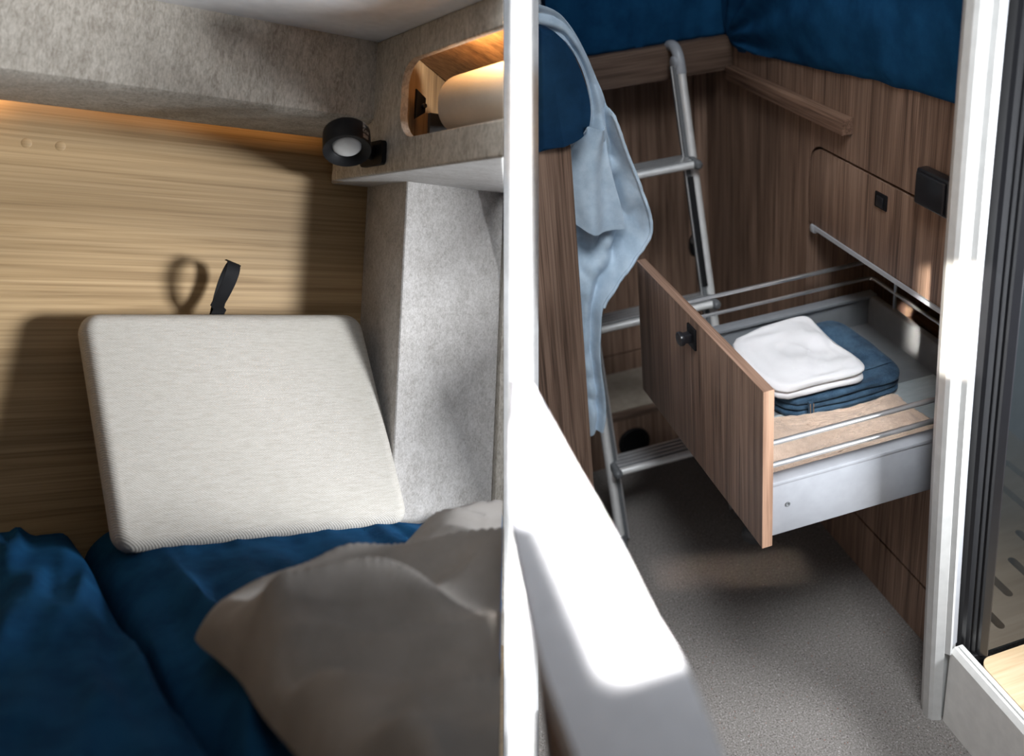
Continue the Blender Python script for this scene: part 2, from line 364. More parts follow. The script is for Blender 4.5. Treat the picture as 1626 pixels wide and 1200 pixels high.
# felt pillar in the corner and the panel beyond it
pa, pb, pc = (0.469 * S, YB - 0.001), (0.463 * S, 0.889 * S), (0.608 * S, 0.9197 * S)
bm = bmesh.new()
prism(bm, [(*pa, -0.75), (*pb, -0.75), (*pc, -0.75), (pc[0] + 0.01, YB - 0.001, -0.75)], (0, 0, 0.75 + ZSH))
es = [e for e in bm.edges if abs((e.verts[0].co - e.verts[1].co).z) > 0.5 and (Vector((*pb, 0)) - Vector((e.verts[0].co.x, e.verts[0].co.y, 0))).length < 0.01]
bmesh.ops.bevel(bm, geom=es, offset=0.006, segments=3, affect='EDGES', profile=0.5)
struct('wall_pillar', bm, 'felt_pillar', 'pale felt pillar in the corner beside the cushion', (pb[0], pb[1], -0.45), 'L')
bm = bmesh.new()
pd = (pc[0] + 0.004, pc[1] - 0.008)
prism(bm, [(*pd, -0.75), (pd[0] + 0.07, pd[1] - 0.002, -0.75), (pd[0] + 0.07, YB - 0.001, -0.75), (pd[0] + 0.008, YB - 0.001, -0.75)], (0, 0, 0.75 + ZSH))
struct('wall_right', bm, 'felt', 'narrow felt panel between the pillar and the bulkhead', (pd[0], pd[1], -0.45), 'L')

# corner shelf with an open cubby
YE = 0.957 * S
t = thing('overhead_shelf', 'felt covered corner shelf with an open lit cubby', 'shelf', (XS, 1.3, ZSH), 'L')
hy, hz0, hz1, hr = 1.318, 0.199, 0.324, 0.042
yn0 = 1.012
def yn(z):                                                    # near end of the front panel, cut along the same plane through the camera
    lo, hi = 0.8, 1.3
    for _ in range(30):
        m = (lo + hi) / 2
        if xlim(m, z) < XS: lo = m
        else: hi = m
    return lo
def rc(cy, cz, a0, a1, r, n=10): return [(XS, cy + r * math.cos(a0 + (a1 - a0) * i / n), cz + r * math.sin(a0 + (a1 - a0) * i / n)) for i in range(n + 1)]
poly = [(XS, 0.95, ZSH), (XS, YE, ZSH), (XS, YE, ZC), (XS, 0.95, ZC), (XS, 0.95, hz1)] + rc(hy - hr, hz1 - hr, PI / 2, 0, hr) + rc(hy - hr, hz0 + hr, 0, -PI / 2, hr) + [(XS, 0.95, hz0)]
bm = bmesh.new(); prism(bm, poly, (0.013, 0, 0), 0.004, 3)
part('front_panel', bm, 'felt', t, 50)
bm = bmesh.new()
prism(bm, [(XS + 0.001, yn(ZSH) + 0.004, ZSH), (xlim(1.52, ZSH), 1.52, ZSH), (1.02, YB - 0.002, ZSH), (XS + 0.03, YB - 0.002, ZSH), (XS + 0.03, YE, ZSH), (XS + 0.001, YE, ZSH)], (0, 0, 0.02), 0.003, 2)
part('underside', bm, 'felt_under', t)
part('end_panel', box(XS + 0.026, 0.80, YE - 0.02, YE, ZSH + 0.02, ZC), 'felt', t)
bm = bmesh.new()
prism(bm, [(XS + 0.014, hy + 0.022, hz0 - 0.02), (0.99, hy + 0.165, hz0 - 0.02), (0.99, hy + 0.165, ZC - 0.002), (XS + 0.014, hy + 0.022, ZC - 0.002)], (0, 0.014, 0))
part('cubby_side', bm, 'wood_cubby_v', t)
bm = bmesh.new()
prism(bm, [(XS + 0.014, 1.0, 0.352), (XS + 0.014, hy + 0.02, 0.352), (0.97, hy + 0.15, 0.262), (0.97, 1.45, 0.262)], (0, 0, 0.008))
part('cubby_roof', bm, 'wood_cubby_h', t)
bm = bmesh.new()
prism(bm, [(XS + 0.027, yn(0.19) + 0.02, 0.180), (XS + 0.027, hy + 0.02, 0.180), (0.97, hy + 0.15, 0.180), (0.97, 1.47, 0.180)], (0, 0, 0.008))
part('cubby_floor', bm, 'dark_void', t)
# hinge bracket and dark divider inside the cubby
bm = bmesh.new(); prism(bm, [(XS + 0.030, hy + 0.004, 0.285), (XS + 0.048, hy + 0.004, 0.272), (XS + 0.048, hy + 0.004, 0.248), (XS + 0.030, hy + 0.004, 0.236)], (0, 0.008, 0), 0.002)
h = part('hinge', bm, 'black', t)
bm = bmesh.new(); lathe(bm, (XS + 0.043, hy + 0.001, 0.258), (0, -1, 0), [(-0.004, 0.004), (0.003, 0.004), (0.004, 0.003), (0.004, 0)], 16)
part('pivot', bm, 'black_satin', h)
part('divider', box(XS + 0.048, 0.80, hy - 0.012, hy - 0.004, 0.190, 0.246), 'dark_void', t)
area('cubby_light_glow', (XS + 0.024, 1.17, 0.339), (XS + 0.30, 1.17, 0.27), 0.24, 0.008, 0.6, (1.0, 0.60, 0.26), 170, 'L')
part('cubby_light', box(XS + 0.014, XS + 0.022, 1.05, hy - 0.01, 0.337, 0.345), 'led', t)
# rolled blanket in the cubby
def blanket(u, v):
    ex = lambda c, p: math.copysign(abs(c) ** p, c)
    a = 2 * PI * u
    L0, L1 = 1.288, 0.98
    d = v * (L0 - L1); y = L0 - d
    e = min(1, d / 0.055); k = (1 - (1 - e) ** 2) ** 0.5 if d < 0.055 else 1
    k = max(k, 0.02)
    hh = 0.050 * k; ww = 0.062 * k
    z = 0.203 + 0.050 + hh * ex(math.sin(a), 0.8) - 0.05 * (1 - k) * 0.25
    x = XS + 0.088 + ww * ex(math.cos(a), 0.8) + 0.10 * max(0, (d - 0.1)) * 0
    n = nz(x * 14, y * 9, z * 14) * 0.003 * k
    return Vector((max(XS + 0.028, x + n) if False else x + n, y, z + n))
bm = bmesh.new(); g = grid(bm, blanket, 40, 40, True)
bm.faces.new(g[-1]); bm.faces.new(g[0][::-1])
solo('rolled_blanket', bm, 'roll', 'beige rolled blanket lying in the lit cubby', 'blanket', (XS + 0.1, 1.15, 0.205), 'L', smooth=60)

# reading lamp
D = RL.transposed()
cr = ray(551, 240); cpos = cr * (0.625 * S * 0 + 1.43)
rn = cr.normalized(); dn = (Vector((0.02, 1, 0)) - rn * rn.y).normalized()
ncam = (-rn * 0.66 + dn * 0.75).normalized()
fc = D @ cpos; axn = (D @ ncam).normalized(); R = 77 * 1.43 / F / 2; Ln = 0.039
t = thing('reading_lamp', 'black cylinder reading lamp on the felt shelf front', 'lamp', (fc.x, fc.y, fc.z), 'L')
bm = bmesh.new()
lathe(bm, fc, axn, [(-Ln, 0), (-Ln, R * 0.93), (-Ln + 0.002, R * 0.975), (-Ln + 0.004, R * 0.985), (-0.0015, R), (0, R * 0.985), (-0.0005, R * 0.955), (-0.006, R * 0.66), (-0.008, R * 0.62), (-0.02, R * 0.60), (-0.02, 0)], 64)
body = part('body', bm, 'black', t, 30)
bm = bmesh.new(); lathe(bm, fc, axn, [(-0.016, R * 0.59), (-0.0085, R * 0.59), (-0.0065, R * 0.50), (-0.0055, R * 0.25), (-0.005, 0)], 48)
part('diffuser', bm, 'diffuser', t, 60)
# printed lines and mark on the lamp's side
ps_, pt_ = frame_of(axn)
vdir = D @ Vector((0.80, 0.0, -0.60))
a0 = math.atan2(vdir.dot(pt_), vdir.dot(ps_))
sgn = 1 if (D @ Vector((1, 0, 0))).dot(-ps_ * math.sin(a0) + pt_ * math.cos(a0)) > 0 else -1
def on_cyl(s, h): a = a0 + sgn * s / R; return fc + axn * h + (ps_ * math.cos(a) + pt_ * math.sin(a)) * (R + 0.0004)
bm = bmesh.new()
def patch(pts):
    bm.faces.new([bm.verts.new(on_cyl(*p)) for p in pts])
for row, (h0, segs) in enumerate([(-0.034, [(0, 3), (4, 6), (8, 11)]), (-0.0305, [(0, 2), (3, 4)]), (-0.028, [(0, 3.5), (4.2, 6)]), (-0.0255, [(0, 2), (2.6, 4.5)]), (-0.0115, [(0, 2.5), (3, 6), (6.6, 12)]), (-0.0093, [(0, 4), (4.6, 8), (8.6, 11)]), (-0.0071, [(0, 3), (3.6, 7), (7.6, 12)]), (-0.005, [(0, 5), (5.6, 9)])]):
    for s0, s1 in segs:
        s = s0
        while s < s1 - 0.3:                                   # letter-sized dashes, too small to read
            wd = random.uniform(0.45, 0.8)
            patch([((s - 6) / 1000, h0), ((min(s + wd, s1) - 6) / 1000, h0), ((min(s + wd, s1) - 6) / 1000, h0 + 0.0012), ((s - 6) / 1000, h0 + 0.0012)]); s += wd + 0.3
def arc_letter(cx, ch, rad, wd, a_0, a_1, n=8):
    for i in range(n):
        t0 = a_0 + (a_1 - a_0) * i / n; t1 = a_0 + (a_1 - a_0) * (i + 1) / n
        patch([(cx + rad * math.cos(t0), ch + rad * math.sin(t0)), (cx + rad * math.cos(t1), ch + rad * math.sin(t1)), (cx + (rad - wd) * math.cos(t1), ch + (rad - wd) * math.sin(t1)), (cx + (rad - wd) * math.cos(t0), ch + (rad - wd) * math.sin(t0))])
arc_letter(-0.0035, -0.0185, 0.0030, 0.0007, PI * 0.42, PI * 1.58)
arc_letter(0.0012, -0.0185, 0.0030, 0.0007, PI * 0.42, PI * 1.58)
patch([(-0.0016, -0.0188), (0.0009, -0.0188), (0.0009, -0.0182), (-0.0016, -0.0182)])
for k in range(5): patch([(0.0030 + k * 0.0009, -0.0212), (0.0035 + k * 0.0009, -0.0212), (0.0035 + k * 0.0009, -0.016), (0.0030 + k * 0.0009, -0.016)])
part('print', bm, 'print', body, 0, 'pale lettering printed on the side, with a CE mark')
bm = bmesh.new(); prism(bm, chaikin([(XS - 0.009, 1.358, 0.161), (XS - 0.009, 1.358, 0.201), (XS - 0.009, 1.44, 0.201), (XS - 0.009, 1.44, 0.161)], 0), (0.008, 0, 0))
es = [e for e in bm.edges if abs((e.verts[0].co - e.verts[1].co).x) > 0.006]
bmesh.ops.bevel(bm, geom=es, offset=0.008, segments=4, affect='EDGES', profile=0.5)
part('wall_plate', bm, 'black', t)
bm = bmesh.new(); tube(bm, [fc - axn * (Ln * 0.6), Vector((XS - 0.008, 1.40, 0.182))], 0.012, 16)
part('stem', bm, 'black', t)

# bed: two navy mattresses with a crease between them
ZB = -0.43
def mattress(name, label, xl, xrf, yf, ybf, rad, seed, amp, nu=110, nv=130):
    bm = bmesh.new()
    def xy(u, v):
        y = yf + v * (YB - 0.012 - yf)
        for _ in range(4):
            xr = xrf(y); uu = 0.5 - 0.5 * math.cos(PI * u); uu = 0.5 * uu + 0.5 * u
            x = xl + uu * (xr - xl); y = yf + v * (ybf(x) - yf)
        return x, y, xr
    def top(u, v):
        x, y, xr = xy(u, v); yb = ybf(x)
        e = min(x - xl, 1e3); e2 = yb - y
        z = ZB
        for d, rr in ((e, rad), (e2, rad * 0.5), (xr - x, 0.012 if seed == 1 else 0.075)):
            d = max(d, 0)
            if d < rr: z -= rr - math.sqrt(max(0, rr * rr - (rr - d) ** 2))
        # wrinkles running towards the camera and slightly to the right
        s = x * 0.93 - y * 0.12; q = x * 0.2 + y * 0.95
        n1 = nz(s * 15 + seed * 7, q * 3.2, seed); n2 = nz(s * 34 + 3, q * 7 + seed, seed * 2.0)
        calm = 0.35 + 0.65 * sstep(1.42, 1.20, y) if seed == 1 else 1.0
        edge = 1.0 + 1.2 * math.exp(-max(0, x - xl) / 0.07) if seed == 1 else 1.0
        z += amp * calm * (edge * (0.6 - abs(n1) * 2.4) * 1.2 + 0.5 * n2 + 0.55 * (0.4 - 2 * abs(nz(s * 24 + 9, q * 2.6, seed * 5.0))))
        return Vector((x, y, z))
    g = grid(bm, top, nu, nv)
    ring = [g[0][i] for i in range(nu)] + [g[j][-1] for j in range(1, nv)] + [g[-1][i] for i in range(nu - 2, -1, -1)] + [g[j][0] for j in range(nv - 2, 0, -1)]
    low = [bm.verts.new(Vector((v.co.x, v.co.y, ZB - 0.17))) for v in ring]
    for i in range(len(ring)): bm.faces.new((ring[i], low[i], low[(i + 1) % len(ring)], ring[(i + 1) % len(ring)]))
    bm.faces.new(low)
    return solo(name, bm, 'navy', label, 'mattress', ((xl + xrf(1.2)) / 2, 1.1, ZB - 0.17), 'L', 'navy mattresses of the nook bed', smooth=80)
mattress('mattress', 'wrinkled navy mattress at the left of the bed, left of the crease', -0.72, lambda y: 0.300 + 0.0 * y, 0.45, lambda x: YB - 0.012, 0.05, 2, 0.015)
mattress('mattress', 'navy mattress under the leaning oatmeal cushion, right of the crease', 0.304, lambda y: xlim(y, ZB) - 0.002, 0.45, lambda x: YB - 0.012 - 0.19 * sstep(0.735, 0.76, x), 0.075, 1, 0.011)
bm = box(-0.74, 0.40, 0.46, YB - 0.005, -0.75, ZB - 0.172)
prism(bm, [(0.40, 0.55, -0.75), (xlim(0.55, -0.6) , 0.55, -0.75), (xlim(1.28, -0.6), 1.28, -0.75), (xlim(1.28, -0.6), 1.44, -0.75), (0.40, 1.44, -0.75)], (0, 0, 0.75 + ZB - 0.172))
solo('bed_platform', bm, 'wood_nook', 'timber platform beneath the navy mattresses', 'platform', (0.1, 1.0, -0.75), 'L')

# leaning cushion
BLc, BRc, TLc, TRc = Vector((0.318, 1.445, ZB + 0.002)), Vector((0.776, 1.408, ZB + 0.002)), Vector((0.262, 1.570, -0.090)), Vector((0.738, 1.570, -0.088))
bm = bmesh.new(); bx(bm, -1, 1, -1, 1, -1, 1)
bm.free(); bm = bmesh.new()
W_, H_, T_, rr = 0.47, 0.37, 0.062, 0.021
bx(bm, -W_ / 2, W_ / 2, 0, T_, 0, H_)
es = [e for e in bm.edges if abs((e.verts[0].co - e.verts[1].co).y) > 0.01]
bmesh.ops.bevel(bm, geom=es, offset=0.030, segments=8, affect='EDGES', profile=0.5)
es = [e for e in bm.edges if (abs(e.verts[0].co.y - e.verts[1].co.y) < 1e-5)]
bmesh.ops.bevel(bm, geom=es, offset=rr, segments=6, affect='EDGES', profile=0.5)
nrm = (BRc - BLc).cross(TLc - BLc).normalized()
if nrm.y < 0: nrm = -nrm
for v in bm.verts:
    u = v.co.x / W_ + 0.5; k = v.co.z / H_; y = v.co.y
    puff = 0.010 * math.sin(PI * max(0, min(1, u))) * math.sin(PI * max(0, min(1, k))) if y < 0.02 else 0
    p = (BLc * (1 - u) + BRc * u) * (1 - k) + (TLc * (1 - u) + TRc * u) * k
    v.co = p + nrm * (y - puff)
t = thing('backrest_cushion', 'oatmeal woven cushion leaning on the timber wall', 'cushion', ((BLc + BRc) / 2), 'L')
part('cover', bm, 'cushion', t, 50)
# pull strap: a ribbon loop standing on the cushion's upper edge
path = [(1.600, -0.105), (1.592, -0.085), (1.572, -0.058), (1.561, -0.030), (1.566, -0.012), (1.580, -0.004), (1.600, -0.010), (1.615, -0.032), (1.616, -0.060), (1.608, -0.085), (1.602, -0.105)]
pts = chaikin([Vector((0, a, b)) for a, b in path], 2, False)
bm = bmesh.new()
rows = []
for p in pts:
    k = (p.z + 0.105) / 0.101; x0 = 0.478 + 0.026 * k - (0.004 if p.y < 1.59 else -0.004); 
    a = bm.verts.new(Vector((x0 - 0.011, p.y, p.z + 0.004 * k))); b = bm.verts.new(Vector((x0 + 0.011, p.y, p.z - 0.004 * k))); rows.append((a, b))
for (a, b), (c, d) in zip(rows, rows[1:]): bm.faces.new((a, b, d, c))
bmesh.ops.recalc_face_normals(bm, faces=bm.faces[:])
bmesh.ops.solidify(bm, geom=bm.faces[:], thickness=0.0014)
part('pull_strap', bm, 'strap', t, 60, 'black webbing pull strap')

# duvet in the foreground
def duvet_fn(u, v):
    v = 1 - (1 - v) ** 2.2; u = 0.45 * u + 0.55 * u ** 2.2
    y0 = 0.40
    x = 0.335; y = y0
    for _ in range(4):
        xr = xlim(y, -0.36) - 0.002
        x = 0.330 + u * (xr - 0.330)
        yf = 1.070 + 0.30 * (x - 0.33) + 0.012 * nz(x * 12, 0, 5)
        y = y0 + v * (yf - y0)
    left = 0.018 * nz(y * 9, 3, 1)
    e = x - 0.330; e2 = yf - y
    prof = 1.0
    for d, ww in ((e, 0.035), (e2, 0.07)):
        d = max(0.0, d)
        if d < ww: prof *= math.sqrt(max(0, 1 - (1 - d / ww) ** 2))
    s = x * 0.50 + y * 0.86; q = x * 0.86 - y * 0.5
    folds = 0.020 * (1 - 2 * abs(math.sin(s * 19 + 4 * nz(q * 3, s * 2, 3)))) * (0.55 + 0.6 * nz(q * 4, s * 4, 9)) + 0.026 * nz(s * 9, q * 3.5, 4) + 0.008 * nz(s * 24, q * 9, 6) + 0.012 * (0.35 - 2 * abs(nz(s * 13 + 4, q * 4.5, 12)))
    h = 0.066 + 0.004 * sstep(0.35, 0.7, x) + 1.7 * folds * min(1, prof * 1.2)
    return Vector((x + left * (1 - u) ** 3, y, ZB + 0.014 + h * prof))
bm = bmesh.new(); g = grid(bm, duvet_fn, 130, 140)
nu, nv = 130, 140
ring = [g[0][i] for i in range(nu)] + [g[j][-1] for j in range(1, nv)] + [g[-1][i] for i in range(nu - 2, -1, -1)] + [g[j][0] for j in range(nv - 2, 0, -1)]
low = [bm.verts.new(Vector((v.co.x, v.co.y, ZB + 0.010))) for v in ring]
for i in range(len(ring)): bm.faces.new((ring[i], low[i], low[(i + 1) % len(ring)], ring[(i + 1) % len(ring)]))
bm.faces.new(low)
solo('duvet', bm, 'duvet', 'crumpled grey duvet in the foreground of the bed', 'duvet', (0.5, 0.9, ZB + 0.01), 'L', smooth=80)

# ================================================================ AISLE (room 'R')
XC = 1.0265; YR = 1.89; YP = 2.079; ZP = 0.15; YBO = 1.931
bm = bmesh.new(); prism(bm, [(-0.08, 0.10, -0.03), (1.50, 0.10, -0.03), (1.50, YR + 0.02, -0.03), (0.28 * YR - 0.13, YR + 0.02, -0.03)], (0, 0, 0.03))
struct('floor', bm, 'floor', 'speckled beige floor of the aisle', (0.6, 1.0, 0))
# raised step at the far end
t = thing('step', 'raised carpeted step at the far end of the aisle', 'step', (0.7, YR, 0))
part('riser', box(0.50, XC - 0.001, YR, YR + 0.018, 0, ZP - 0.004), 'wood_v', t)
part('carpet', box(0.50, XC - 0.001, YR + 0.016, YP + 0.02, ZP - 0.02, ZP, 0.002), 'carpet', t)
part('nosing', box(0.50, XC - 0.001, YR - 0.002, YR + 0.02, ZP - 0.014, ZP + 0.001, 0.002), 'wood_x', t)
bm = bmesh.new(); lathe(bm, (0.713, YR - 0.006, 0.061), (0, 1, 0), [(0.006, 0.043), (0.0, 0.043), (-0.002, 0.041), (-0.002, 0.036), (0.0, 0.034), (0.0055, 0.034), (0.0055, 0)], 40)
part('air_outlet', bm, 'black', t, 35, 'round black air outlet')
# far cabinet face
t = thing('bed_front_cabinet', 'dark walnut cabinet front below the bed at the aisle end', 'cabinet', (0.7, YP, ZP))
part('plinth', box(0.58, 0.99, YP, YP + 0.018, ZP, 0.204), 'wood_v', t)
part('panel', box(0.58, 0.99, YP, YP + 0.018, 0.210, 0.742), 'wood_v', t)
part('panel', box(0.58, 0.99, YP, YP + 0.018, 0.749, 1.0), 'wood_v', t)
part('stile', box(0.992, XC - 0.0002, YP - 0.006, YP + 0.018, ZP, 1.0), 'wood_v', t)
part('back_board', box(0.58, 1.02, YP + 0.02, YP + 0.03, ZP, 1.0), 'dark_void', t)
lc = AR(1103, 388, 1, YP)
bm = bmesh.new(); prism(bm, chaikin([(lc.x - 0.017, YP - 0.004, lc.z - 0.033), (lc.x + 0.017, YP - 0.004, lc.z - 0.033), (lc.x + 0.017, YP - 0.004, lc.z + 0.033), (lc.x - 0.017, YP - 0.004, lc.z + 0.033)], 2), (0, 0.004, 0), 0.001)
lt = part('latch_plate', bm, 'black', t)
bm = bmesh.new(); lathe(bm, (lc.x - 0.001, YP - 0.004, lc.z + 0.014), (0, -1, 0), [(0, 0.011), (0.008, 0.010), (0.010, 0.008), (0.010, 0)], 20)
part('latch_knob', bm, 'chrome', lt, 35, 'chrome latch knob')
# bed board across the aisle end
solo('bed_board', box(0.58, XC - 0.003, YBO, YBO + 0.022, 1.003, 1.083, 0.0015), 'wood_x', 'walnut bed board across the aisle end behind the ladder', 'board', (0.7, YBO, 1.003))

# cabinet along the right
t = thing('side_cabinet', 'walnut side cabinet with an open drawer bay', 'cabinet', (XC, 1.4, 0))
TH = 0.018
Yn_ = 1.04; Yh = 1.606
def rcx(cy, cz, r, a0, a1, n=8): return [(XC, cy + r * math.cos(a0 + (a1 - a0) * i / n), cz + r * math.sin(a0 + (a1 - a0) * i / n)) for i in range(n + 1)]
hzt = 0.922; rr = 0.045
bm = bmesh.new()
prism(bm, [(XC, Yn_, hzt), *rcx(Yh - rr, hzt - rr, rr, PI / 2, 0), (XC, Yh, 0.45), (XC, Yn_ + 0.1, 0.45), (XC, Yn_ + 0.1, 0.134), (XC, YP - 0.002, 0.134), (XC, YP - 0.002, 1.072), (XC, 1.90, 1.078), (XC, 1.40, 1.112), (XC, Yn_, 1.125)], (TH, 0, 0))
part('face_panel', bm, 'wood_v', t, 30)
part('plinth', box(XC, XC + TH, 1.04, YP - 0.002, 0, 0.128), 'wood_v', t)
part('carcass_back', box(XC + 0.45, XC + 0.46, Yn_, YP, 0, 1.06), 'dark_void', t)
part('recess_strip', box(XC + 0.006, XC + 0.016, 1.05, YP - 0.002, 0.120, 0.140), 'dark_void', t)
part('bay_side', box(XC + TH, XC + 0.45, Yh - 0.004, Yh + 0.012, 0.44, 0.80), 'wood_v', t)
part('bay_floor', box(XC + TH, XC + 0.45, Yn_, Yh + 0.01, 0.43, 0.445), 'wood_y', t)
part('bay_back', box(XC + 0.36, XC + 0.37, Yn_, Yh, 0.445, 0.80), 'wood_v', t)
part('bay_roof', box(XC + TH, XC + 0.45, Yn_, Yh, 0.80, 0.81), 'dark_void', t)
part('flap_gap_backing', box(XC + TH + 0.001, XC + TH + 0.006, Yn_, Yh + 0.03, 0.812, 0.955), 'dark_void', t)  # dark backing added so no light leaks through the gap round the flap
# flap above the drawer
g_ = 0.006; yh = Yh - g_; zt = hzt - g_; r2 = rr - g_
bm = bmesh.new()
prism(bm, [(XC - 0.001, Yn_, zt), *[(XC - 0.001, b, c) for _, b, c in rcx(yh - r2, zt - r2, r2, PI / 2, 0)], (XC - 0.001, yh, 0.742), (XC - 0.001, Yn_, 0.742)], (TH, 0, 0), 0.0012, 2)
fl = part('flap', bm, 'wood_v', t, 30)
bm = bmesh.new(); prism(bm, [(XC - 0.004, yh - 0.022, 0.742), (XC - 0.004, yh - 0.018, 0.733), (XC + 0.004, yh - 0.018, 0.728), (XC + 0.016, yh - 0.018, 0.728), (XC + 0.016, yh - 0.018, 0.742)], (0, -(yh - 0.02 - Yn_), 0))
part('edge_profile', bm, 'grey_edge', fl)
part('profile_cap', box(XC - 0.005, XC + 0.016, yh - 0.026, yh - 0.008, 0.724, 0.742, 0.004), 'grey_edge', fl)
b0, b1 = AR(1392, 301, 0, XC), AR(1409, 337, 0, XC)
bm = box(XC - 0.004, XC + 0.002, b1.y, b0.y, b1.z + 0.001, b0.z - 0.001, 0.0015)
bt = part('push_button', bm, 'black', fl)
part('button_key', box(XC - 0.0062, XC - 0.003, (b0.y + b1.y) / 2 - 0.010, (b0.y + b1.y) / 2 + 0.010, (b0.z + b1.z) / 2 - 0.012, (b0.z + b1.z) / 2 + 0.010, 0.002), 'black_satin', bt)
# ledge rail
bm = box(XC - 0.024, XC - 0.0005, 1.462, YBO - 0.003, 0.980, 1.013, 0.0015)
solo('ledge_rail', bm, 'wood_y', 'walnut ledge rail screwed to the side cabinet below the mattress', 'rail', (XC - 0.012, 1.7, 0.98))
# black switch box
bm = box(XC - 0.022, XC - 0.0005, 1.17, 1.252, 0.922, 0.988, 0.004, seg=3)
t2 = thing('switch_box', 'black switch box on the side cabinet beside the white post', 'switch', (XC, 1.22, 0.955))
part('housing', bm, 'black_satin', t2)
part('cover_plate', box(XC - 0.0265, XC - 0.021, 1.176, 1.247, 0.926, 0.984, 0.003, seg=3), 'black_satin', t2)

# navy mattresses over the cabinet and over the bed board
def drape(name, label, fn_edge, seed):
    bm = bmesh.new(); nu, nv = 120, 60
    g = grid(bm, fn_edge, nu, nv)
    return bm
def side_mat(u, v):
    y = 1.935 - u * 0.86
    zb = 1.062 + 0.050 * sstep(1.9, 1.15, y) + 0.004 * nz(y * 16, 1, 1) - 0.010 * math.exp(-((y - 1.88) / 0.05) ** 2)
    ztop = 1.42
    a = v
    z = zb + (ztop - zb) * a
    bul = 0.040 * math.sin(min(1, a * 2.2) * PI / 2) ** 0.7
    x = XC - 0.003 - bul * 0.7
    corner = math.exp(-max(0, 1.935 - y) / 0.16)
    ang = math.atan2(z - 1.075, 1.94 - y)
    fold = 0.016 * corner * math.sin(ang * 16 + 2.0 * nz(y * 6, z * 6, 3)) * sstep(0.0, 0.10, 1.94 - y)
    x += fold + 0.006 * nz(y * 5, z * 5, 2) * sstep(0, 0.1, a) + 0.0025 * nz(y * 16, z * 16, 7)
    x += 0.012 * math.exp(-((y - 1.155) / 0.018) ** 2 - ((z - 1.20) / 0.05) ** 2)
    return Vector((x, y, z))
bm = bmesh.new(); nu, nv = 120, 60; g = grid(bm, side_mat, nu, nv)
ring = [g[0][i] for i in range(nu)] + [g[j][-1] for j in range(1, nv)] + [g[-1][i] for i in range(nu - 2, -1, -1)] + [g[j][0] for j in range(nv - 2, 0, -1)]
low = [bm.verts.new(Vector((XC + 0.60, v.co.y, max(v.co.z, 1.13)))) for v in ring]
for i in range(len(ring)): bm.faces.new((ring[i], low[i], low[(i + 1) % len(ring)], ring[(i + 1) % len(ring)]))
solo('bunk_mattress', bm, 'navy', 'navy sheeted mattress on top of the side cabinet', 'mattress', (1.3, 1.5, 1.07), smooth=80)
def far_mat(u, v):
    x = 0.58 + u * (XC - 0.003 - 0.58)
    z = 1.0825 + v * 0.34
    y = YBO + 0.020 - 0.016 * math.sin(min(1, v * 3) * PI / 2)
    y += 0.010 * (0.35 + math.exp(-(XC - x) / 0.12)) * nz(x * 34, z * 4, 5) + 0.004 * nz(x * 8, z * 8, 2)
    return Vector((x, y, z))
bm = bmesh.new(); nu, nv = 90, 40; g = grid(bm, far_mat, nu, nv)
ring = [g[0][i] for i in range(nu)] + [g[j][-1] for j in range(1, nv)] + [g[-1][i] for i in range(nu - 2, -1, -1)] + [g[j][0] for j in range(nv - 2, 0, -1)]
low = [bm.verts.new(Vector((v.co.x + 0.03 * (XC - v.co.x) / 0.44, YBO + 0.14, v.co.z))) for v in ring]
for i in range(len(ring)): bm.faces.new((ring[i], low[i], low[(i + 1) % len(ring)], ring[(i + 1) % len(ring)]))
solo('bunk_mattress', bm, 'navy', 'dark navy mattress above the walnut bed board', 'mattress', (0.7, 2.2, 1.084), smooth=80)

# ladder
def lad(z): return 1.62 + (1.905 - 1.62) * z / 1.10
t = thing('ladder', 'aluminium bunk ladder with grooved treads hooked on the bed board', 'ladder', (0.72, 1.62, 0))
XR_, XLd = 0.869, 0.566
up = Vector((0, 0.285, 1.10)).normalized(); fwd = Vector((0, -1.10, 0.285)).normalized()
for X, z1 in ((XR_, 1.045), (XLd, 1.045)):
    bm = bmesh.new(); p0 = Vector((X, lad(0.015), 0.015)); p1 = Vector((X, lad(z1), z1))
    tube(bm, [p0 + fwd * 0.006, p1 + fwd * 0.006], 0.0105, 16)
    rl = part('rail', bm, 'alu_white', t)
    bm = bmesh.new(); sx = -0.012 if X > 0.7 else 0.012
    prism(bm, [p0 + fwd * 0.012, p0 - fwd * 0.012, p0 - fwd * 0.012 + Vector((sx * 1.55, 0, 0)), p0 + fwd * 0.008 + Vector((sx * 1.55, 0, 0))], p1 - p0)
    part('web', bm, 'grey_dark', rl, 0)
    bm = bmesh.new(); tube(bm, [p0 + fwd * 0.005 + Vector((sx * 1.75, 0, 0)), p1 + fwd * 0.005 + Vector((sx * 1.75, 0, 0))], 0.0022, 8)
    part('web_lip', bm, 'alu', rl)
    bm = bmesh.new(); tube(bm, [Vector((X, lad(0), 0.0)) + fwd * 0.006, Vector((X, lad(0.03), 0.03)) + fwd * 0.006], 0.014, 16)
    part('foot_cap', bm, 'grey_dark', rl)
    bm = bmesh.new()                                          # hook over the board
    pts = [p1 - up * 0.02 + fwd * 0.006, p1 + up * 0.018 + fwd * 0.005, p1 + up * 0.034 + Vector((0, 0.004, 0)), p1 + up * 0.040 + Vector((0, 0.020, 0.001)), p1 + up * 0.036 + Vector((0, 0.040, 0))]
    tube(bm, chaikin(pts, 2, False), 0.0125, 14)
    hk = part('hook', bm, 'grey_edge', rl)
    bm = bmesh.new(); lathe(bm, p1 + up * 0.006 + Vector((sx * 0.6, 0, 0)), (sx, 0, 0), [(0, 0.016), (0.007, 0.016), (0.009, 0.013), (0.009, 0)], 20)
    part('pivot_disc', bm, 'grey_edge', hk)
